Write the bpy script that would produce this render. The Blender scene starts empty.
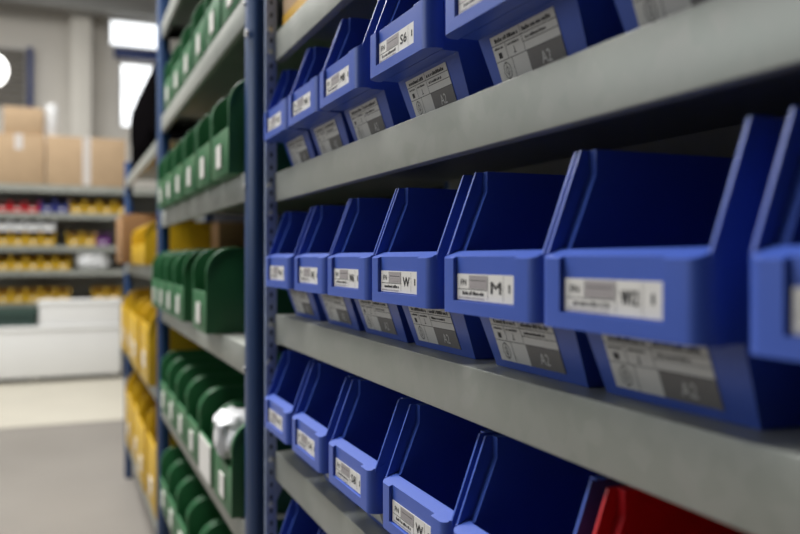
import bpy, bmesh, math, random
from mathutils import Vector, Matrix, noise

random.seed(7)
SC = bpy.context.scene
COL = SC.collection
R = math.radians
CAMZ = 1.43                      # lens height above the floor
XL = 0.388                       # plane of the blue bins' lips (distance from lens to the shelf side)
XS = 0.42                        # plane of the shelf fascias

# ------------------------------------------------------------------ materials
def mat(name, col, rough=0.5, metal=0.0, spec=0.5, var=0.0, scale=20.0, bump=0.0, bscale=200.0, emit=None, stretch=None, coat=0.0):
    m = bpy.data.materials.new(name); m.use_nodes = True
    nt = m.node_tree; b = nt.nodes['Principled BSDF']
    b.inputs['Base Color'].default_value = (*col, 1)
    b.inputs['Roughness'].default_value = rough
    b.inputs['Metallic'].default_value = metal
    b.inputs['Specular IOR Level'].default_value = spec
    b.inputs['Coat Weight'].default_value = coat
    tc = nt.nodes.new('ShaderNodeTexCoord')
    src = tc.outputs['Object']
    if stretch:
        mp = nt.nodes.new('ShaderNodeMapping'); mp.inputs['Scale'].default_value = stretch
        nt.links.new(src, mp.inputs['Vector']); src = mp.outputs['Vector']
    if var > 0:
        n = nt.nodes.new('ShaderNodeTexNoise'); n.inputs['Scale'].default_value = scale; n.inputs['Detail'].default_value = 5
        nt.links.new(src, n.inputs['Vector'])
        mx = nt.nodes.new('ShaderNodeMix'); mx.data_type = 'RGBA'
        lo = tuple(max(0, c * (1 - var)) for c in col); hi = tuple(min(1, c * (1 + var)) for c in col)
        mx.inputs['A'].default_value = (*lo, 1); mx.inputs['B'].default_value = (*hi, 1)
        nt.links.new(n.outputs['Fac'], mx.inputs['Factor']); nt.links.new(mx.outputs['Result'], b.inputs['Base Color'])
    if bump > 0:
        n2 = nt.nodes.new('ShaderNodeTexNoise'); n2.inputs['Scale'].default_value = bscale; n2.inputs['Detail'].default_value = 3
        nt.links.new(src, n2.inputs['Vector'])
        bp = nt.nodes.new('ShaderNodeBump'); bp.inputs['Strength'].default_value = bump; bp.inputs['Distance'].default_value = 0.002
        nt.links.new(n2.outputs['Fac'], bp.inputs['Height']); nt.links.new(bp.outputs['Normal'], b.inputs['Normal'])
    if emit:
        b.inputs['Emission Color'].default_value = (*emit[:3], 1); b.inputs['Emission Strength'].default_value = emit[3]
    return m

def galvanised(name, col, rough):
    m = mat(name, col, rough, 0.38)
    nt = m.node_tree; b = nt.nodes['Principled BSDF']
    tc = nt.nodes.new('ShaderNodeTexCoord')
    v = nt.nodes.new('ShaderNodeTexVoronoi'); v.inputs['Scale'].default_value = 55
    n = nt.nodes.new('ShaderNodeTexNoise'); n.inputs['Scale'].default_value = 9; n.inputs['Detail'].default_value = 6
    nt.links.new(tc.outputs['Object'], v.inputs['Vector']); nt.links.new(tc.outputs['Object'], n.inputs['Vector'])
    ad = nt.nodes.new('ShaderNodeMix'); ad.data_type = 'RGBA'; ad.inputs['Factor'].default_value = 0.7
    nt.links.new(v.outputs['Color'], ad.inputs['A']); nt.links.new(n.outputs['Fac'], ad.inputs['B'])
    bw = nt.nodes.new('ShaderNodeRGBToBW'); nt.links.new(ad.outputs['Result'], bw.inputs['Color'])
    mx = nt.nodes.new('ShaderNodeMix'); mx.data_type = 'RGBA'
    mx.inputs['A'].default_value = (col[0]*.8, col[1]*.86, col[2]*.8, 1); mx.inputs['B'].default_value = (col[0]*1.2, col[1]*1.16, col[2]*1.16, 1)
    nt.links.new(bw.outputs['Val'], mx.inputs['Factor']); nt.links.new(mx.outputs['Result'], b.inputs['Base Color'])
    mr = nt.nodes.new('ShaderNodeMapRange'); mr.inputs['To Min'].default_value = rough - .08; mr.inputs['To Max'].default_value = rough + .12
    nt.links.new(bw.outputs['Val'], mr.inputs['Value']); nt.links.new(mr.outputs['Result'], b.inputs['Roughness'])
    return m

M = {}
M['blue'] = mat('blue_plastic', (0.048, 0.105, 0.46), 0.36, 0, 0.5, 0.06, 30, 0.05, 500)
M['red'] = mat('red_plastic', (0.55, 0.012, 0.02), 0.36, 0, 0.5, 0.06, 30, 0.05, 500)
M['green'] = mat('green_plastic', (0.022, 0.145, 0.05), 0.42, 0, 0.5, 0.08, 20, 0.05, 400)
M['yellow'] = mat('yellow_plastic', (0.64, 0.39, 0.008), 0.42, 0, 0.5, 0.08, 20, 0.05, 400)
M['steel'] = galvanised('galvanised_steel', (0.35, 0.36, 0.335), 0.40)
M['back'] = mat('grey_sheet', (0.46, 0.42, 0.38), 0.6, 0.0, 0.4, 0.1, 6)
M['post'] = mat('blue_lacquer', (0.011, 0.045, 0.14), 0.4, 0, 0.5, 0.12, 12)
M['perf'] = mat('pale_blue_lacquer', (0.38, 0.45, 0.62), 0.45, 0.1, 0.5, 0.25, 60)
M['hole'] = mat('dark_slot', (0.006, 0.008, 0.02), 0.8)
M['zinc'] = mat('zinc_bolt', (0.62, 0.62, 0.60), 0.35, 0.7)
M['paper'] = mat('label_paper', (0.72, 0.70, 0.66), 0.55, 0, 0.4, 0.04, 90)
M['paper_low'] = mat('label_film', (0.68, 0.67, 0.63), 0.45, 0, 0.4, 0.05, 90)
M['ink'] = mat('black_ink', (0.012, 0.012, 0.014), 0.6)
M['greyink'] = mat('grey_print', (0.36, 0.33, 0.33), 0.6, 0, 0.4, 0.2, 400)
M['darkprint'] = mat('dark_grey_print', (0.20, 0.19, 0.18), 0.6, 0, 0.4, 0.08, 200)
M['card'] = mat('cardboard', (0.47, 0.335, 0.21), 0.85, 0, 0.2, 0.1, 8, 0.1, 150)
M['card2'] = mat('brown_cardboard', (0.30, 0.165, 0.075), 0.85, 0, 0.2, 0.1, 8, 0.1, 150)
M['tape'] = mat('packing_tape', (0.62, 0.58, 0.55), 0.3, 0, 0.5, 0.05, 30)
M['ytape'] = mat('amber_tape', (0.62, 0.36, 0.04), 0.3, 0, 0.5, 0.08, 30)
M['film'] = mat('white_plastic_film', (0.72, 0.73, 0.74), 0.3, 0, 0.6, 0.08, 25, 0.3, 40)
M['black'] = mat('black_fabric', (0.004, 0.0035, 0.004), 1.0, 0, 0.0, 0.3, 30, 0.3, 60)
M['white'] = mat('white_board', (0.74, 0.74, 0.73), 0.5, 0, 0.4, 0.04, 3)
M['darkgreen'] = mat('dark_green_board', (0.03, 0.06, 0.05), 0.6, 0, 0.4, 0.1, 8)
M['floor'] = mat('concrete', (0.205, 0.188, 0.168), 0.5, 0, 0.4, 0.16, 1.3, 0.05, 30)
M['lane'] = mat('pale_floor_paint', (0.49, 0.46, 0.385), 0.5, 0, 0.4, 0.08, 2)
M['darkwall'] = mat('dim_wall', (0.14, 0.135, 0.13), 0.8, 0, 0.3, 0.1, 0.8)
M['wall'] = mat('wall_render', (0.66, 0.63, 0.58), 0.8, 0, 0.3, 0.1, 0.8)
M['column'] = mat('column_paint', (0.74, 0.71, 0.65), 0.7, 0, 0.3, 0.06, 2)
M['ceil'] = mat('ceiling_sheet', (0.36, 0.36, 0.35), 0.8, 0, 0.3, 0.06, 2)
M['beam'] = mat('beam_paint', (0.34, 0.34, 0.33), 0.6, 0.2, 0.4, 0.08, 2)
M['slat'] = mat('dark_slat', (0.16, 0.145, 0.125), 0.6, 0, 0.4, 0.1, 3)
M['frame'] = mat('window_frame', (0.55, 0.54, 0.52), 0.5)
M['navy'] = mat('navy_beam', (0.02, 0.04, 0.16), 0.5, 0, 0.4, 0.1, 3)
M['purple'] = mat('purple_plastic', (0.16, 0.03, 0.22), 0.5, 0, 0.4, 0.1, 10)
M['glow'] = mat('lamp_diffuser', (0.9, 0.9, 0.9), 0.5, emit=(1, 0.98, 0.95, 4.0))
g = bpy.data.materials.new('window_glass'); g.use_nodes = True
nt = g.node_tree; nt.nodes.remove(nt.nodes['Principled BSDF'])
tr = nt.nodes.new('ShaderNodeBsdfTransparent'); gl = nt.nodes.new('ShaderNodeBsdfGlossy'); gl.inputs['Roughness'].default_value = .05
ms = nt.nodes.new('ShaderNodeMixShader'); ms.inputs['Fac'].default_value = .06
nt.links.new(tr.outputs[0], ms.inputs[1]); nt.links.new(gl.outputs[0], ms.inputs[2]); nt.links.new(ms.outputs[0], nt.nodes['Material Output'].inputs['Surface'])
M['glass'] = g

# ------------------------------------------------------------------ helpers
def box(bm, x0, x1, y0, y1, z0, z1, mi=0):
    vs = [bm.verts.new((x, y, z)) for x in (x0, x1) for y in (y0, y1) for z in (z0, z1)]
    for f in ((0,1,3,2),(4,6,7,5),(0,4,5,1),(2,3,7,6),(0,2,6,4),(1,5,7,3)):
        fa = bm.faces.new([vs[i] for i in f]); fa.material_index = mi
    return vs

def prism(bm, pts, h0, h1, axis='y', mi=0):
    """polygon pts in the plane across axis, extruded from h0 to h1"""
    def P(a, b, h):
        return {'y': (a, h, b), 'z': (a, b, h), 'x': (h, a, b)}[axis]
    A = [bm.verts.new(P(a, b, h0)) for a, b in pts]; B = [bm.verts.new(P(a, b, h1)) for a, b in pts]
    n = len(pts)
    fs = [bm.faces.new(A), bm.faces.new(B[::-1])]
    for i in range(n):
        fs.append(bm.faces.new((A[i], B[i], B[(i+1) % n], A[(i+1) % n])))
    for f in fs: f.material_index = mi
    bmesh.ops.recalc_face_normals(bm, faces=fs)

def disc(bm, c, r, axis, depth, n=10, mi=0):
    """short cylinder; axis 'y' or 'x'"""
    pts = [(r*math.cos(2*math.pi*i/n), r*math.sin(2*math.pi*i/n)) for i in range(n)]
    if axis == 'y': prism(bm, [(c[0]+a, c[2]+b) for a, b in pts], c[1], c[1]+depth, 'y', mi)
    elif axis == 'x': prism(bm, [(c[1]+a, c[2]+b) for a, b in pts], c[0], c[0]+depth, 'x', mi)
    else: prism(bm, [(c[0]+a, c[1]+b) for a, b in pts], c[2], c[2]+depth, 'z', mi)

def mesh_of(bm, name, mats, recalc=True):
    if recalc: bmesh.ops.recalc_face_normals(bm, faces=bm.faces[:])
    me = bpy.data.meshes.new(name); bm.to_mesh(me); bm.free()
    for m in (mats if isinstance(mats, (list, tuple)) else [mats]): me.materials.append(M[m])
    return me

def baked(me, mods, name='tmp'):
    """mesh with modifiers evaluated: mods = list of functions that add a modifier to the object"""
    o = bpy.data.objects.new(name, me); COL.objects.link(o)
    junk = []
    for f in mods:
        j = f(o)
        if j: junk.append(j)
    bpy.context.view_layer.update()
    dg = bpy.context.evaluated_depsgraph_get()
    out = bpy.data.meshes.new_from_object(o.evaluated_get(dg), depsgraph=dg)
    for j in junk + [o]: bpy.data.objects.remove(j)
    return out

def bevel(w, seg=2, ang=35):
    def f(o):
        m = o.modifiers.new('b', 'BEVEL'); m.width = w; m.segments = seg; m.limit_method = 'ANGLE'; m.angle_limit = R(ang); m.harden_normals = False
    return f

def cut(me):
    def f(o):
        c = bpy.data.objects.new('cutter', me); COL.objects.link(c)
        m = o.modifiers.new('c', 'BOOLEAN'); m.operation = 'DIFFERENCE'; m.object = c; m.solver = 'EXACT'
        c.hide_render = True
        return c
    return f

def smooth(me, ang=40):
    me.set_sharp_from_angle(angle=R(ang)) if hasattr(me, 'set_sharp_from_angle') else None
    for p in me.polygons: p.use_smooth = True
    return me

def thing(name, label, cat, loc=(0, 0, 0), rz=0.0, group=None):
    o = bpy.data.objects.new(name, None); COL.objects.link(o)
    o.empty_display_size = .05
    o.location = loc; o.rotation_euler = (0, 0, rz)
    o['label'] = label; o['category'] = cat
    if group: o['group'] = group
    return o

def part(name, me, parent, loc=(0, 0, 0), label=None):
    o = bpy.data.objects.new(name, me); COL.objects.link(o)
    o.parent = parent; o.location = loc
    if label: o['label'] = label
    return o

def wpart(name, bm, mats, parent, bev=0.0, seg=2, label=None):
    """part whose bmesh is in world coordinates"""
    me = mesh_of(bm, name, mats)
    if bev: me = smooth(baked(me, [bevel(bev, seg)], name))
    me.name = name
    if parent: me.transform(Matrix.Translation(-Vector(parent.location)))
    return part(name, me, parent, label=label)

def whole(name, me, label, cat, loc=(0, 0, 0), rz=0, group=None):
    o = bpy.data.objects.new(name, me); COL.objects.link(o); o.location = loc; o.rotation_euler = (0, 0, rz)
    o['label'] = label; o['category'] = cat
    if group: o['group'] = group
    return o

def struct(name, bm, mats, parent=None, bev=0.0):
    me = mesh_of(bm, name, mats)
    if bev: me = smooth(baked(me, [bevel(bev)], name))
    o = bpy.data.objects.new(name, me); COL.objects.link(o)
    if parent: o.parent = parent
    else: o['kind'] = 'structure'
    return o

# ------------------------------------------------------------------ lettering and label cards
_txt = {}
def text_faces(s):
    if s not in _txt:
        cu = bpy.data.curves.new('t', 'FONT'); cu.body = s; cu.size = 1.0; cu.resolution_u = 2
        o = bpy.data.objects.new('t', cu); COL.objects.link(o); bpy.context.view_layer.update()
        dg = bpy.context.evaluated_depsgraph_get()
        me = bpy.data.meshes.new_from_object(o.evaluated_get(dg), depsgraph=dg)
        vs = [(v.co.x, v.co.y) for v in me.vertices]; fs = [list(p.vertices) for p in me.polygons]
        bpy.data.objects.remove(o)
        x0 = min(v[0] for v in vs); x1 = max(v[0] for v in vs); y0 = min(v[1] for v in vs); y1 = max(v[1] for v in vs)
        _txt[s] = ([((x-x0)/(x1-x0), (y-y0)/(y1-y0)) for x, y in vs], fs)
    return _txt[s]

class Card:
    """flat printed card: P maps (across, up, lift) to a local point"""
    def __init__(s, P): s.bm = bmesh.new(); s.P = P
    def rect(s, a0, a1, b0, b1, mi, lift):
        f = s.bm.faces.new([s.bm.verts.new(s.P(a, b, lift)) for a, b in ((a0, b0), (a1, b0), (a1, b1), (a0, b1))]); f.material_index = mi
    def slab(s, a1, b1, t, mi):
        lo = [s.bm.verts.new(s.P(a, b, 0)) for a, b in ((0, 0), (a1, 0), (a1, b1), (0, b1))]
        hi = [s.bm.verts.new(s.P(a, b, t)) for a, b in ((0, 0), (a1, 0), (a1, b1), (0, b1))]
        s.bm.faces.new(hi).material_index = mi
        for i in range(4): s.bm.faces.new((lo[i], lo[(i+1) % 4], hi[(i+1) % 4], hi[i])).material_index = mi
    def text(s, t, a0, b0, w, h, mi, lift):
        vs, fs = text_faces(t)
        V = [s.bm.verts.new(s.P(a0+x*w, b0+y*h, lift)) for x, y in vs]
        for f in fs:
            try: s.bm.faces.new([V[i] for i in f]).material_index = mi
            except ValueError: pass
    def words(s, a0, a1, b0, h, mi, lift, rnd):
        a = a0
        while a < a1 - h*.4:
            w = min(rnd.uniform(.5, .95)*h, a1-a)
            s.rect(a, a+w, b0, b0+h*rnd.choice((.72, .72, 1.0)), mi, lift); a += w + h*rnd.choice((.18, .18, .5))
    def ring(s, a, b, r, w, mi, lift, n=20):
        for i in range(n):
            t0, t1 = 2*math.pi*i/n, 2*math.pi*(i+1)/n
            f = s.bm.faces.new([s.bm.verts.new(s.P(a+q*math.cos(t), b+q*1.25*math.sin(t), lift)) for q, t in ((r-w, t0), (r, t0), (r, t1), (r-w, t1))]); f.material_index = mi

W = 0.197                         # blue bin width
LB, LT, LI, TOP = 0.0625, 0.1225, 0.1305, 0.2195    # lip bottom, lip front top, lip inner top, rim
UB, UU, UI, UT, LEN = 0.0660, 0.0440, 0.0205, 0.0440, 0.350

def front_card(code, seed, name):
    rnd = random.Random(seed)
    y0, z0, x0 = 0.0625, 0.0775, 0.0044
    c = Card(lambda a, b, l: (x0 - l, y0 - a, z0 + b)); w, h = .120, .0275
    c.slab(w, h, .0006, 0); L = .0008
    c.rect(.002, .066, .0112, .0118, 1, L)
    c.rect(.028, .066, .0125, .0262, 2, L)
    for k in range(4): c.rect(.031, .063, .0145+k*.003, .0152+k*.003, 1 if k == 2 else 2, L+.0001)
    c.rect(.027, .0276, .0118, h-.001, 1, L); c.rect(.067, .0676, .002, h-.001, 1, L); c.rect(.098, .0985, .002, h-.001, 1, L)
    for k in range(2): c.text('FN', .008+k*.0004, .0155, .012, .0065, 1, L+k*.0001)
    c.words(.012, .060, .0055, .0038, 1, L, rnd); c.words(.004, .060, .0016, .002, 2, L, rnd)
    for k in range(3): c.text(code, .073+k*.0005, .0085+k*.0003, .020, .0115, 1, L+k*.0001)
    c.text('1', .108, .0105, .0032, .008, 1, L)
    return mesh_of(c.bm, name, ['paper', 'ink', 'greyink'], recalc=False)

def low_card(code, seed, name):
    rnd = random.Random(seed)
    z0, z1 = .009, .0585
    def X(z): return UB + (UU-UB)*z/LB
    sl = math.hypot(X(z1)-X(z0), z1-z0); dx, dz = (X(z1)-X(z0))/sl, (z1-z0)/sl
    nx, nz = -dz, dx
    y0 = .068
    c = Card(lambda a, b, l: (X(z0)+dx*b+nx*(l+.0002), y0-a, z0+dz*b+nz*(l+.0002))); w, h = .124, sl
    c.slab(w, h, .0006, 0); L = .0008; t = .0007
    c.rect(0, w, h*.80, h*.80+t, 1, L); c.rect(0, w, h*.46, h*.46+t, 1, L); c.rect(.060, w, h*.64, h*.64+t, 1, L)
    c.rect(.060, .060+t, h*.46, h, 1, L); c.rect(.026, .026+t, h*.46, h*.80, 1, L); c.rect(.032, .032+t, 0, h*.46, 1, L)
    c.words(.008, .055, h*.85, h*.085, 1, L, rnd); c.words(.064, .118, h*.85, h*.085, 1, L, rnd)
    c.words(.004, .022, h*.71, h*.05, 1, L, rnd); c.words(.030, .054, h*.71, h*.05, 1, L, rnd); c.words(.066, .105, h*.69, h*.06, 1, L, rnd)
    c.rect(.009, .016, h*.52, h*.64, 1, L); c.rect(.041, .0422, h*.52, h*.66, 1, L); c.rect(.039, .044, h*.52, h*.54, 1, L)
    c.ring(.018, h*.24, .0075, .0008, 1, L); c.ring(.018, h*.24, .0035, .0006, 1, L); c.rect(.0178, .0184, h*.04, h*.44, 1, L)
    c.rect(.062, w, .0, h*.46, 2, L)
    c.text(code, .084, h*.10, .017, h*.24, 0, L+.0002)
    return mesh_of(c.bm, name, ['paper_low', 'ink', 'darkprint'], recalc=False)

# ------------------------------------------------------------------ blue stacking bin shell
def make_stack_shell():
    bm = bmesh.new(); h = W/2; ins = .012
    # outer solid: lower body tapers in, lip juts out with rounded corners
    low = [(UB, 0, h-ins), (LEN-.004, 0, h-ins)]
    body = [(UB, 0), (UU, LB), (UI+.002, LB), (UI+.002, LT-.006), (.009, LT-.002), (.0085, LT+.002), (UT, TOP), (LEN, TOP), (LEN-.004, 0)]
    prism(bm, body, -h, h, 'y')
    for v in bm.verts:
        if v.co.z < LB + .001:
            k = 1 - v.co.z/LB*.45
            v.co.y *= (h-ins*k)/h if v.co.z < .001 else (h-.006)/h
    me_body = mesh_of(bm, 'b', 'blue')
    # lip block: plan outline with rounded front corners, sloping top
    bm = bmesh.new(); r = .016; n = 10
    h2 = h; h = h + .0006
    pl = [(UI+.0008, h)]
    pl += [(r-r*math.sin(t), h-r+r*math.cos(t)) for t in [i*math.pi/2/n for i in range(n+1)]]
    pl += [(r-r*math.cos(t), -h+r-r*math.sin(t)) for t in [i*math.pi/2/n for i in range(n+1)]]
    pl += [(UI+.0008, -h)]
    lo, hi = LB, 0
    A = [bm.verts.new((a, b, LB)) for a, b in pl]
    B = [bm.verts.new((a, b, LT + a*(LI-LT)/UI)) for a, b in pl]
    bm.faces.new(A); bm.faces.new(B[::-1])
    for i in range(len(pl)): bm.faces.new((A[i], A[(i+1) % len(pl)], B[(i+1) % len(pl)], B[i]))
    h = h2
    me_lip = mesh_of(bm, 'l', 'blue')
    def union(o):
        c = bpy.data.objects.new('u', me_lip); COL.objects.link(c)
        m = o.modifiers.new('u', 'BOOLEAN'); m.operation = 'UNION'; m.object = c; m.solver = 'EXACT'
        return c
    # under-lip shelf joining the lip to the lower front
    bm = bmesh.new(); prism(bm, [(.010, LB), (.010, LB+.004), (UU+.004, LB+.004), (UU, LB)], -h+.006, h-.006, 'y'); me_sh = mesh_of(bm, 's', 'blue')
    # cavities
    wl = .0032
    bm = bmesh.new(); prism(bm, [(UI+.0002, LT-.03), (UI+.0002, .32), (.080, .32), (.080, LT-.03)], -h+wl, h-wl, 'y'); c1 = mesh_of(bm, 'c1', 'blue')
    bm = bmesh.new()
    prism(bm, [(UB+.005, .004), (UU+.005, LB+.005), (UI+.0004, LB+.005), (UI+.0004, .1330), (.0490, .197), (.0490, .33), (LEN-.005, .33), (LEN-.007, .004)], -h+.014, h-.014, 'y')
    c2 = mesh_of(bm, 'c2', 'blue')
    # material left between c1 and c2 along the walls (c1 stops where the thick wall begins)
    bm = bmesh.new(); prism(bm, [(-.02, LT-.0088), (-.02, .32), (.0525, .32), (.0525, .197), (.0250, LI-.0010), (UI, LI-.0010)], -h+wl, h-wl, 'y'); c1 = mesh_of(bm, 'c1', 'blue')
    bm = bmesh.new(); box(bm, -.01, .0048, -.061, .0655, .0762, .30); c3 = mesh_of(bm, 'c3', 'blue')
    me = baked(me_body, [union], 'x')
    me = baked(me, [cut(c1)], 'x')
    me = baked(me, [cut(c2)], 'x')
    me = baked(me, [cut(c3)], 'x')
    me = baked(me, [bevel(.0014, 2, 30)], 'x')
    me.name = 'stack_bin_shell'
    return smooth(me, 11)

shell_blue = make_stack_shell()
def recolour(me, m):
    c = me.copy(); c.materials.clear(); c.materials.append(M[m]); return c
shell_red = recolour(shell_blue, 'red')

ORD = ['first', 'second', 'third', 'fourth', 'fifth', 'sixth', 'seventh', 'eighth']
Z = {0: .4845, 1: .1826, 2: -.1229, 3: -.419, 4: -.719, 5: -1.02, 6: -1.32}
ZW = {k: v + CAMZ for k, v in Z.items()}
rows = {
    1: ([4.345, 3.825, 3.305, 2.69, 2.08, 1.49, .94], 'the upper shelf of blue bins'),
    2: ([4.29, 3.715, 3.195, 2.668, 2.088, 1.567, .975], 'the middle shelf at eye level'),
    3: ([4.32, 3.757, 3.175, 2.565, 2.029, 1.465], 'the shelf below eye level'),
    4: ([4.147, 3.60, 3.05], 'the lowest shelf in view'),
}
codes = {1: ['W2', 'W4', 'M8', 'S6', 'W6', 'M4', 'W8'], 2: ['W3', 'W5', 'W6', 'W', 'M', 'W12', 'W7'], 3: ['W1', 'S4', 'S8', 'W', 'W9', 'M3'], 4: ['S1', 'S2', 'S3']}
lows = {1: ['A1', 'A2', 'A2', 'A2', 'A2', '42', 'A2'], 2: ['A2', 'A2', 'A2', 'A2', 'A2', 'A2', 'A3'], 3: ['A4']*6, 4: ['A5']*3}
yaw_rnd = random.Random(3)
for rw, (cots, where) in rows.items():
    for i, ct in enumerate(cots):
        red = rw == 3 and i == 5
        far = ct*XL
        if red: lab = 'red storage bin beside the fifth blue bin on ' + where
        else: lab = 'blue storage bin, %s from the blue post on %s' % (ORD[i], where)
        t = thing('storage_bin', lab, 'bin', (XL, far-W/2, ZW[rw]+.0006), R(yaw_rnd.uniform(-.5, .5)), 'stacking bins on ' + where)
        part('shell', shell_red if red else shell_blue, t)
        part('front_label', front_card(codes[rw][i], rw*10+i, 'front_label'), t, label='small white printed label in the lip slot')
        part('lower_label', low_card(lows[rw][i], rw*20+i, 'lower_label'), t, label='printed label with a dark grey field under the lip')

# ------------------------------------------------------------------ racks
def shelf_bm(x, d, y0, y1, z, h):
    bm = bmesh.new(); t = .003
    prism(bm, [(x, z), (x+d, z), (x+d, z-h), (x+d-.018, z-h), (x+d-.018, z-h+t), (x+d-t, z-h+t), (x+d-t, z-t), (x+t, z-t), (x+t, z-h+t), (x+.018, z-h+t), (x+.018, z-h), (x, z-h)], y0, y1, 'y')
    return bm

# near rack with the blue bins
Y1 = 1.702
rk = thing('shelving_rack', 'galvanised steel shelving rack filled with blue bins', 'shelving', (XS, .72, 0))
for k in range(0, 7):
    wpart('shelf', shelf_bm(XS, .42, -.25, Y1, ZW[k], .0615), 'steel', rk, .0022, 3)
bm = bmesh.new(); box(bm, XS+.422, XS+.425, -.25, Y1, .05, 2.6); wpart('back_panel', bm, 'back', rk)
def angle_post(x, y, sx, sy, z1):
    bm = bmesh.new(); a, b, t = .0245, .010, .0025
    prism(bm, [(x, y), (x+sx*a, y), (x+sx*a, y+sy*t), (x+sx*t, y+sy*t), (x+sx*t, y+sy*b), (x, y+sy*b)], 0, z1, 'z')
    z = .03
    while z < z1 - .03:
        yy = y - .0004 if sy > 0 else y + .0004
        pts = [(x+sx*.0125+(.0028*math.cos(q*math.pi/4)), z+.006*math.sin(q*math.pi/4)) for q in range(8)]
        prism(bm, pts, min(yy, y), max(yy, y), 'y', 1)
        z += .0275
    return bm
near_post = wpart('post', angle_post(.4000, 1.706, 1, 1, 2.6), ['perf', 'hole'], rk, label='pale blue perforated angle post')
wpart('post', angle_post(.4000, -.254, 1, -1, 2.6), ['perf', 'hole'], rk)
wpart('post', angle_post(XS+.445, 1.706, -1, 1, 2.6), ['perf', 'hole'], rk)
wpart('post', angle_post(XS+.445, -.254, -1, -1, 2.6), ['perf', 'hole'], rk)
for z, x in ((.492, .410), (.444, .410), (.156, .407), (.095, .412), (-.146, .411), (-.227, .408), (-.4375, .412), (-.535, .413), (-.72, .412), (-.80, .412)):
    bm = bmesh.new(); disc(bm, (x, 1.7055, CAMZ+z), .0068, 'y', -.005, 6); wpart('bolt', bm, 'zinc', rk, .001).parent = near_post
bm = bmesh.new(); prism(bm, [(.4225, CAMZ-.43), (.4600, CAMZ-.43), (.4600, CAMZ-.455), (.4225, CAMZ-.53)], 1.7030, 1.7055, 'y')
gus = wpart('gusset', bm, 'perf', rk, label='pale blue corner gusset plate')
bm = bmesh.new(); disc(bm, (.440, 1.7025, CAMZ-.459), .007, 'y', -.005, 6); wpart('bolt', bm, 'zinc', rk, .001).parent = gus

# cardboard box builder
def carton(name, label, x0, x1, y0, y1, z0, z1, m='card', tape=True, group=None, face='y', tm='tape', tv=False):
    z0 += .001; z1 += .001
    t = thing(name, label, 'box', ((x0+x1)/2, (y0+y1)/2, z0), 0, group)
    bm = bmesh.new(); box(bm, x0, x1, y0, y1, z0, z1)
    wpart('carton_body', bm, m, t, .006, 2)
    bm = bmesh.new()
    xm, ym = (x0+x1)/2, (y0+y1)/2
    box(bm, x0+.004, xm-.002, y0+.004, y1-.004, z1-.001, z1+.003); box(bm, xm+.002, x1-.004, y0+.004, y1-.004, z1-.001, z1+.003)
    wpart('top_flaps', bm, m, t, .001)
    if tape:
        bm = bmesh.new(); w = .045 if (x1-x0) > .5 else .025
        box(bm, xm-w, xm+w, y0-.0015, y1+.0015, z1-.0005, z1+.0045)
        hh = (z1-z0)*(.98 if tv else .3)
        box(bm, xm-w, xm+w, y0-.002, y0+.001, z1-hh, z1+.0045)
        if face == 'x': box(bm, x0-.002, x0+.001, y0+.01, y1-.01, z0+.004, z0+.03)
        wpart('tape', bm, tm, t)
    return t
carton('cardboard_box', 'tan cardboard box standing on the shelf above the blue bins', XS+.012, XS+.30, 1.28, 1.685, ZW[0], ZW[0]+.24, face='x', tm='ytape')

# ------------------------------------------------------------------ green / yellow picking bins
def picking_shell(w, H, L, m, r=None, fp=None, name='picking_bin_shell'):
    r = r or H*.30; fp = fp or H*.48; t = .008
    pts = [(0, .0), (0, H-r)] + [(r-r*math.cos(a), H-r+r*math.sin(a)) for a in [i*math.pi/16 for i in range(1, 9)]] + [(L, H), (L, 0)]
    bm = bmesh.new(); prism(bm, pts, -w/2, w/2, 'y'); a = mesh_of(bm, 'a', m)
    bm = bmesh.new(); prism(bm, [(t, t), (t, fp), (-.05, fp), (-.05, H+.2), (L-t, H+.2), (L-t, t)], -w/2+t, w/2-t, 'y'); c = mesh_of(bm, 'c', m)
    me = baked(a, [cut(c)], 'x')
    # outward rim along the wall's front and top edge
    bm = bmesh.new(); bm.from_mesh(me)
    for s in (-1, 1):
        rp = pts[1:-1]; q = .010
        ip = [(q if i == 0 else 0, 0) for i in range(len(rp))]
        inner = [(q, H-r)] + [(r-(r-q)*math.cos(a), H-r+(r-q)*math.sin(a)) for a in [i*math.pi/16 for i in range(1, 9)]] + [(L, H-q)]
        prism(bm, rp + inner[::-1], s*w/2, s*(w/2+.005), 'y')
    me = mesh_of(bm, 'x', m)
    me = baked(me, [bevel(.0015, 2, 30)], 'x'); me.name = name
    return smooth(me, 45)

def pick_label(w, h, z0, name='front_label'):
    bm = bmesh.new(); box(bm, -.0035, .0005, -w/2, w/2, z0, z0+h); me = mesh_of(bm, name, 'paper')
    return me

# middle rack
X2 = .374
Z2 = {0: .985, 1: .592, 2: .193, 3: -.199, 4: -.600, 5: -.985, 6: -1.33}
r2 = thing('shelving_rack', 'blue-posted steel shelving rack filled with green bins', 'shelving', (X2, 2.65, 0))
for k, z in Z2.items():
    wpart('shelf', shelf_bm(X2, .55, 1.803, 3.495, CAMZ+z, .066), 'steel', r2, .002, 2)
def box_post(x, y0, y1, z1=2.75):
    bm = bmesh.new()
    ch = [(x, y1), (x, y0+.030), (x+.006, y0+.010), (x+.016, y0), (x+.048, y0), (x+.048, y1)]
    prism(bm, ch, 0, z1, 'z'); return bm
mid_post = wpart('post', box_post(.3740, 1.745, 1.801), 'post', r2, .003, 2, label='dark blue lacquered front post')
wpart('post', box_post(.3620, 3.497, 3.547), 'post', r2, .003, 2)
bm = bmesh.new(); box(bm, .875, .923, 1.755, 1.801, 0, 2.75); wpart('post', bm, 'post', r2, .003)
bm = bmesh.new(); box(bm, .875, .923, 3.497, 3.543, 0, 2.75); wpart('post', bm, 'post', r2, .003)
bm = bmesh.new(); box(bm, .921, .924, 1.803, 3.495, .05, 2.75); wpart('back_panel', bm, 'hole', r2)
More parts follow.
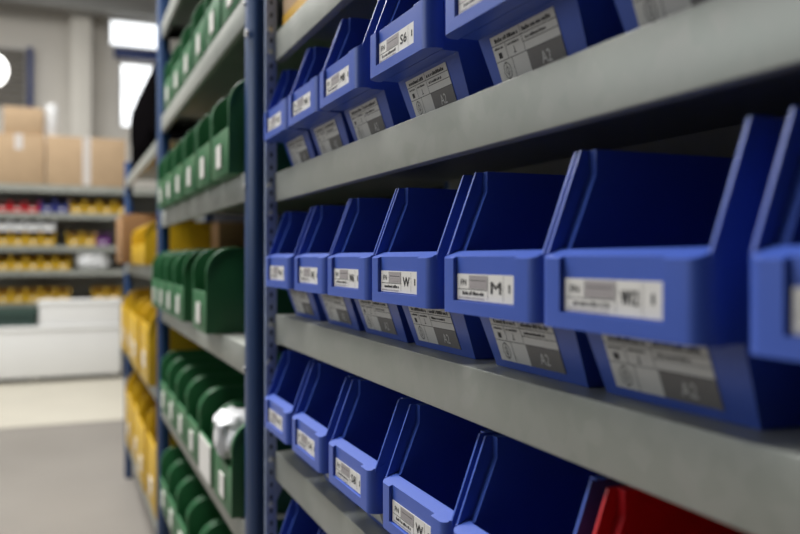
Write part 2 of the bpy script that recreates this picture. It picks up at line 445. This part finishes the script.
bm = bmesh.new(); disc(bm, (.3735, 1.762, CAMZ+.495), .0095, 'x', -.006, 12); wpart('clip', bm, 'white', r2, .0015, label='white plastic clip').parent = mid_post
for z in (.60, .19, -.22, -.62):
    bm = bmesh.new(); disc(bm, (.3735, 1.790, CAMZ+z-.03), .006, 'x', -.004, 6); wpart('bolt', bm, 'zinc', r2, .001).parent = mid_post

gs = picking_shell(.225, .225, .42, 'green')
glab = pick_label(.060, .055, .022)
gsheet = pick_label(.185, .100, .004)
green_rows = {
    1: ([1.84, 2.095, 2.335, 2.60, 2.86, 3.13], .372, 'the top green shelf'),
    2: ([1.835, 2.085, 2.34, 2.60, 2.86, 3.12], .345, 'the second green shelf'),
    3: ([2.09, 2.515, 2.765, 3.01, 3.252], .335, 'the third green shelf'),
    4: ([1.835, 2.09, 2.34, 2.59, 2.84, 3.09], .352, 'the fourth green shelf'),
    5: ([1.83, 2.09, 2.34, 2.59, 2.84, 3.09], .352, 'the bottom green shelf'),
}
for rw, (ys, x, where) in green_rows.items():
    for i, y in enumerate(ys):
        near = ORD[i] + ' from the dark blue post'
        t = thing('storage_bin', 'green storage bin, %s on %s' % (near, where), 'bin',
                  (x, y+.1175, CAMZ+Z2[rw]+.0008), R(yaw_rnd.uniform(-.3, .3)), 'green bins on ' + where)
        part('shell', gs, t); part('front_label', gsheet if (rw == 4 and i == 1) else glab, t, label='large white paper sheet' if (rw == 4 and i == 1) else 'white paper label')

# things behind the third green row (bins are .42 long, boxes stand at the back on the bins' rims level)
def crumple(w, d, h, seed, amp=.02, sub=4, power=.55):
    bm = bmesh.new(); bmesh.ops.create_icosphere(bm, subdivisions=sub, radius=1)
    for v in bm.verts:
        p = v.co.copy(); q = Vector([math.copysign(abs(c)**power, c) for c in p])
        n = noise.noise_vector(p*2.3 + Vector((seed, 0, 0)))*1.0 + noise.noise_vector(p*5.1 + Vector((0, seed, 0)))*.5
        v.co = Vector((q.x*w/2, q.y*d/2, (q.z+1)*h/2)) + n*amp
        if v.co.z < 0: v.co.z = 0
    return bm
def bag(name, label, cat, loc, dims, seed, m, amp=.02, rz=0, power=.55):
    me = smooth(mesh_of(crumple(*dims, seed, amp, power=power), name, m), 180)
    return whole(name, me, label, cat, loc, rz)

# far rack with yellow bins
X3 = .362
Z3 = {1: .505, 2: -.035, 3: -.555, 4: -1.13}
r3 = thing('shelving_rack', 'farthest steel shelving rack in the row, holding yellow bins', 'shelving', (X3, 4.5, 0))
for k, z in Z3.items():
    wpart('shelf', shelf_bm(X3, .55, 3.552, 5.448, CAMZ+z, .062), 'steel', r3, .002, 2)
wpart('post', box_post(.358, 5.450, 5.50, z1=CAMZ+.62), 'post', r3, .003)
bm = bmesh.new(); box(bm, .870, .918, 5.450, 5.50, 0, CAMZ+.62); wpart('post', bm, 'post', r3, .003)
bm = bmesh.new(); box(bm, .870, .918, 3.550, 3.60, 0, CAMZ+.62); wpart('post', bm, 'post', r3, .003)
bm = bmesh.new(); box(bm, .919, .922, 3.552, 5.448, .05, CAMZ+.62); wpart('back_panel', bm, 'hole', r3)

ys_tall = picking_shell(.40, .44, .5, 'yellow', r=.13, fp=.30)
ys_big = picking_shell(.40, .36, .5, 'yellow', r=.13, fp=.26)
ys_mid = picking_shell(.34, .20, .42, 'yellow', r=.06)
yl = pick_label(.10, .07, .06)
for zi, where, n in ((3, 'the shelf under the brown box', 4), (4, 'the shelf nearest the floor', 4)):
    for i in range(n):
        t = thing('storage_bin', 'large yellow bin, %s from the green bins, on %s' % (ORD[i], where), 'bin', (.330 - .008*(i % 2) + (.03 if zi == 4 else 0), 3.78+i*.43, CAMZ+Z3[zi]+.0008), 0, 'large yellow bins in the far rack')
        part('shell', ys_tall if zi == 4 else ys_big, t); part('front_label', yl, t, label='white paper label')
for i in range(2):
    t = thing('storage_bin', 'orange-yellow bin beside the jutting brown box, %s from the green bins' % ORD[i], 'bin', (.335, 4.0+i*.40, CAMZ+Z3[2]+.0008), 0, 'yellow bins beside the brown box')
    part('shell', ys_mid, t)
carton('cardboard_box', 'brown cardboard box jutting from the far rack above yellow bins', .290, .68, 4.62, 5.20, CAMZ+Z3[2], CAMZ+Z3[2]+.27, 'card2', False)
bm = crumple(.50, 1.84, .43, 4, .02, power=.33)
whole('cover', smooth(mesh_of(bm, 'cover', 'black'), 180), 'black fabric cover draped over goods high in the far rack', 'cover', (.618, 4.545, CAMZ+Z3[1]+.001))
carton('cardboard_box', 'small brown cardboard box deep in the far rack beside orange-yellow bins', .63, .90, 3.605, 3.80, CAMZ+Z3[2], CAMZ+Z3[2]+.19, 'card2', False)
bag('plastic_bag', 'white plastic bag lying in a green bin beside the dark blue post', 'bag', (.405, 1.950, CAMZ+Z2[4]+.113), (.14, .15, .11), 9, 'film', .014)
# ------------------------------------------------------------------ hall
YB = 15.0
bm = bmesh.new(); box(bm, -9, 6, -7, YB+.3, -.2, 0); struct('floor', bm, 'floor')
bm = bmesh.new(); box(bm, -9, 6, 7.45, 10.1, -.002, .004); struct('trim_1', bm, 'lane')
CZ = 6.7
bm = bmesh.new(); box(bm, -9, 6, -7, YB+.3, CZ, CZ+.2); struct('ceiling', bm, 'ceil')
# back wall with two openings
holes = [(.70, 1.75, CAMZ+3.74, CAMZ+4.28), (.88, 1.75, CAMZ+2.30, CAMZ+3.52)]
bm = bmesh.new(); box(bm, -9, 6, YB, YB+.3, 0, CZ); wme = mesh_of(bm, 'w', 'wall')
cs = []
for a in holes:
    bm = bmesh.new(); box(bm, a[0], a[1], YB-.5, YB+.8, a[2], a[3]); cs.append(cut(mesh_of(bm, 'h', 'wall')))
wme = baked(wme, cs, 'w'); wme.name = 'wall_back'
o = bpy.data.objects.new('wall_back', wme); COL.objects.link(o); o['kind'] = 'structure'
for k, a in enumerate(holes):
    bm = bmesh.new(); f = .05
    box(bm, a[0], a[0]+f, YB+.1, YB+.18, a[2], a[3]); box(bm, a[1]-f, a[1], YB+.1, YB+.18, a[2], a[3])
    box(bm, a[0]+f, a[1]-f, YB+.1, YB+.18, a[2], a[2]+f); box(bm, a[0]+f, a[1]-f, YB+.1, YB+.18, a[3]-f, a[3])
    w = struct('window_%d' % (k+1), bm, 'frame')
    bm = bmesh.new(); box(bm, a[0]+f, a[1]-f, YB+.135, YB+.145, a[2]+f, a[3]-f); p = struct('pane', bm, 'glass', w)
for nm, b in (('wall_left', (-9.2, -9, -7, YB+.3)), ('wall_right', (6, 6.2, -7, YB+.3)), ('wall_front', (-9, 6, -7.2, -7))):
    bm = bmesh.new(); box(bm, *b, 0, CZ); struct(nm, bm, 'darkwall')
# beams, columns, louvre
bm = bmesh.new(); box(bm, .80, 1.95, YB-.12, YB, CAMZ+3.53, CAMZ+3.70); struct('trim_2', bm, 'navy', bev=.01)
def ibeam(name, y, z0, z1, w):
    bm = bmesh.new(); t = .04
    prism(bm, [(y-w, z0), (y+w, z0), (y+w, z0+t), (y+t/2, z0+t), (y+t/2, z1-t), (y+w, z1-t), (y+w, z1), (y-w, z1), (y-w, z1-t), (y-t/2, z1-t), (y-t/2, z0+t), (y-w, z0+t)], -9, 6, 'x')
    struct(name, bm, 'beam')
ibeam('trim_3', 11.5, CAMZ+3.62, CAMZ+4.05, .16)
ibeam('trim_4', 14.3, CAMZ+4.10, CAMZ+4.75, .16)
ibeam('trim_5', 6.0, CAMZ+4.4, CAMZ+4.8, .16)
for k, (x0, x1) in enumerate(((.09, .42), (-3.4, -3.05))):
    bm = bmesh.new(); box(bm, x0, x1, YB-.35, YB, 0, CZ); struct('trim_%d' % (6+k), bm, 'column', bev=.01)
bm = bmesh.new(); box(bm, -.58, -.50, YB-.14, YB, CAMZ+2.4, CAMZ+3.55); struct('trim_8', bm, 'navy', bev=.005)
bm = bmesh.new(); box(bm, -1.9, -.62, YB-.04, YB, CAMZ+2.55, CAMZ+3.55)
w3 = struct('window_3', bm, 'frame')
bm = bmesh.new()
for k in range(9): box(bm, -1.88, -.63, YB-.09, YB-.041, CAMZ+2.58+k*.105, CAMZ+2.66+k*.105)
struct('window_slats', bm, 'slat', w3)

# ------------------------------------------------------------------ goods rack at the end of the hall
YR = 10.6
fr = thing('goods_rack', 'long steel goods rack across the far end of the aisle with cartons on top', 'shelving', (0, YR+.4, 0))
FZ = {0: .88, 1: .545, 2: .145, 3: -.150, 4: -.545, 5: -1.25}
for k, z in FZ.items():
    bm = shelf_bm(0, .8, -2.2, 2.2, 0, .07 if k else .09)
    bmesh.ops.transform(bm, matrix=Matrix.Translation((0, YR, CAMZ+z)) @ Matrix(((0, 1, 0, 0), (1, 0, 0, 0), (0, 0, 1, 0), (0, 0, 0, 1))), verts=bm.verts)
    wpart('shelf', bm, 'steel', fr)
for x in (-2.25, 2.2):
    for y in (YR, YR+.75):
        bm = bmesh.new(); box(bm, x, x+.05, y, y+.05, 0, CAMZ+.95); wpart('post', bm, 'perf', fr, .004)
bm = bmesh.new(); box(bm, -2.2, 2.2, YR+.801, YR+.805, .1, CAMZ+.88); wpart('back_panel', bm, 'frame', fr)

def fx(px, Y=YR):                 # where a sight line meets the plane at distance Y
    return Y*math.tan(R(22.73) + math.atan((px-400)/800))
zt = CAMZ+FZ[0]
carton('cardboard_box', 'wide tan carton with pale tape on the goods rack', fx(46), fx(126), YR+.02, YR+.7, zt, zt+.60, tv=True)
carton('cardboard_box', 'tan carton under the smaller carton on the goods rack', fx(-8), fx(44.5), YR+.04, YR+.7, zt, zt+.60, tv=False)
carton('cardboard_box', 'smaller tan carton stacked on another carton', fx(3), fx(43), YR+.08, YR+.6, zt+.606, zt+.606+.33, tape=False)
carton('cardboard_box', 'tan carton at the end of the goods rack', fx(-70), fx(-10), YR+.04, YR+.7, zt, zt+.60, tv=True)
bm = bmesh.new(); disc(bm, (0, 0, 0), .068, 'z', .40, 20)
whole('roll', smooth(baked(mesh_of(bm, 'roll', 'film'), [bevel(.012, 3)], 'roll')), 'white wrapped roll standing on the wide carton', 'roll', (fx(51.5), YR+.2, zt+.607))

def front_y(t): t.rotation_euler = (0, 0, R(90))     # bins whose fronts face down the aisle
sm_y = picking_shell(.150, .17, .34, 'yellow', name='small_yellow_shell')
sm_r = picking_shell(.150, .13, .34, 'red', name='small_red_shell')
M['deepblue'] = mat('deep_blue_plastic', (0.02, 0.03, 0.22), 0.4, 0, 0.5, 0.08, 20)
sm_b = picking_shell(.150, .17, .34, 'deepblue', name='small_blue_shell')
sm_w = picking_shell(.150, .17, .34, 'film', name='small_white_shell')
sm_p = picking_shell(.150, .17, .34, 'purple', name='small_purple_shell')
sl = pick_label(.045, .025, .03)
def small(me, colour, px, z, where, i, group, zoff=0, yo=.03):
    t = thing('storage_bin', '%s bin, %s of its colour from the left on %s' % (colour, ORD[i], where), 'bin', (fx(px), YR+yo, CAMZ+z+zoff+.001), R(90), group)
    part('shell', me, t); part('front_label', sl, t); return t
for i in range(3): small(sm_r, 'red', 2+i*15, FZ[1], 'the shelf under the cartons', i, 'red bins under the cartons')
for i in range(2): small(sm_b, 'blue', 47+i*15, FZ[1], 'the shelf under the cartons', i, 'blue bins under the cartons')
for i in range(4): small(sm_y, 'yellow', 77+i*15, FZ[1], 'the shelf under the cartons', i, 'yellow bins under the cartons')
for i in range(4): small(sm_y, 'yellow', 3+i*15, FZ[2], 'the second goods rack shelf', i, 'yellow bins on the second goods shelf')
for i in range(4): small(sm_w, 'white', 3+i*15, FZ[2]+.172, 'top of yellow bins', i, 'white bins stacked on yellow bins')
for i in range(2): small(sm_y, 'orange-yellow', 74+i*15, FZ[2], 'the second goods rack shelf', i, 'orange bins beside the purple bin')
small(sm_p, 'purple', 103, FZ[2], 'the second goods rack shelf', 0, None)
for i in range(5): small(sm_y, 'yellow', 3+i*15, FZ[3], 'the third goods rack shelf', i, 'yellow bins on the third goods shelf')
for i in range(5): small(sm_y, 'yellow', 3+i*15, FZ[4], 'the fourth goods rack shelf', i, 'yellow bins on the fourth goods shelf', 0)
for i in range(2): small(sm_y, 'pale yellow', 99+i*15, FZ[4], 'the fourth goods rack shelf', i, 'pale yellow bins past the white bag')
bag('plastic_bag', 'large white plastic bag bulging on the third goods rack shelf', 'bag', (fx(93), YR+.22, CAMZ+FZ[3]+.001), (.40, .34, .25), 21, 'film', .03)

# white crates in front of the goods rack
def crate(label, x0, x1, y0, y1, z0, z1, m='white'):
    t = thing('crate', label, 'crate', ((x0+x1)/2, (y0+y1)/2, z0))
    bm = bmesh.new(); box(bm, x0, x1, y0, y1, z0+.06 if z0 < .01 else z0, z1-.05); wpart('crate_body', bm, m, t, .01)
    bm = bmesh.new(); box(bm, x0-.02, x1+.02, y0-.02, y1, z1-.05, z1); wpart('lid', bm, m, t, .012)
    if z0 < .01:
        bm = bmesh.new()
        for q in (0, .5, 1): box(bm, x0+q*(x1-x0-.1), x0+q*(x1-x0-.1)+.1, y0+.05, y1-.05, 0, .06)
        wpart('skid', bm, 'slat', t)
    return t
yc = 10.0
crate('long white lidded crate standing on the floor before the goods rack', fx(-60, yc), fx(121, yc), yc, yc+.5, 0, .64)
crate('smaller white lidded crate on top of the long white crate', fx(39, yc), fx(121, yc), yc+.05, yc+.48, .641, .93)
bm = bmesh.new(); box(bm, fx(-60, yc), fx(36, yc), yc+.1, yc+.45, .641, .70); box(bm, fx(-60, yc), fx(37, yc), yc+.09, yc+.46, .76, .85)
box(bm, fx(-58, yc), fx(34, yc), yc+.12, yc+.44, .70, .76)
whole('box', mesh_of(bm, 'box', 'darkgreen'), 'flat dark green box on the long white crate beside the smaller crate', 'box')

# pendant lamp
pl = thing('pendant_lamp', 'white globe lamp hanging over the hall', 'lamp', (fx(-11, 8.5), 8.5, CAMZ+1.55))
bm = bmesh.new(); bmesh.ops.create_uvsphere(bm, u_segments=24, v_segments=14, radius=.165); bmesh.ops.translate(bm, verts=bm.verts, vec=(fx(-11, 8.5), 8.5, CAMZ+1.78))
wpart('globe', bm, 'glow', pl)
bm = bmesh.new(); disc(bm, (fx(-11, 8.5), 8.5, CAMZ+1.94), .012, 'z', CZ-CAMZ-1.94, 8); wpart('rod', bm, 'slat', pl)

# ------------------------------------------------------------------ light
def area(name, loc, rot, sx, sy, power, col=(1, 1, 1)):
    l = bpy.data.lights.new(name, 'AREA'); l.shape = 'RECTANGLE'; l.size = sx; l.size_y = sy; l.energy = power; l.color = col
    o = bpy.data.objects.new(name, l); COL.objects.link(o); o.location = loc; o.rotation_euler = rot
    return o
area('ceiling_light_aisle', (-1.0, 4.4, 5.6), (R(-8), R(-8), 0), 1.4, 6, 600, (1, .985, .96))
area('ceiling_light_hall', (-1.5, 10.8, 5.4), (R(10), 0, 0), 6, 4, 330, (1, .985, .95))
area('side_fill_light', (-6.5, 5.0, 3.6), (R(0), R(-72), R(0)), 3.0, 7, 170, (.90, .95, 1))  # added cool fill from the open aisle side; the left wall has no window

wd = bpy.data.worlds.new('sky'); SC.world = wd; wd.use_nodes = True
bg = wd.node_tree.nodes['Background']; bg.inputs['Color'].default_value = (.95, .98, 1, 1); bg.inputs['Strength'].default_value = 2.2

# ------------------------------------------------------------------ camera
cam = bpy.data.cameras.new('camera'); co = bpy.data.objects.new('camera', cam); COL.objects.link(co)
co.location = (0, 0, CAMZ); co.rotation_euler = (R(90), 0, R(-22.73))
cam.sensor_width = 36; cam.lens = 36.0; cam.shift_y = -9.5/800
cam.clip_start = .02
cam.dof.use_dof = True; cam.dof.focus_distance = 1.02; cam.dof.aperture_fstop = 2.8; cam.dof.aperture_blades = 0
SC.camera = co

SC.view_settings.view_transform = 'Standard'; SC.view_settings.look = 'None'; SC.view_settings.exposure = 0; SC.view_settings.gamma = 1
SC.cycles.use_denoising = True
SC.cycles.max_bounces = 8; SC.cycles.diffuse_bounces = 5; SC.cycles.glossy_bounces = 4
SC.cycles.sample_clamp_indirect = 6
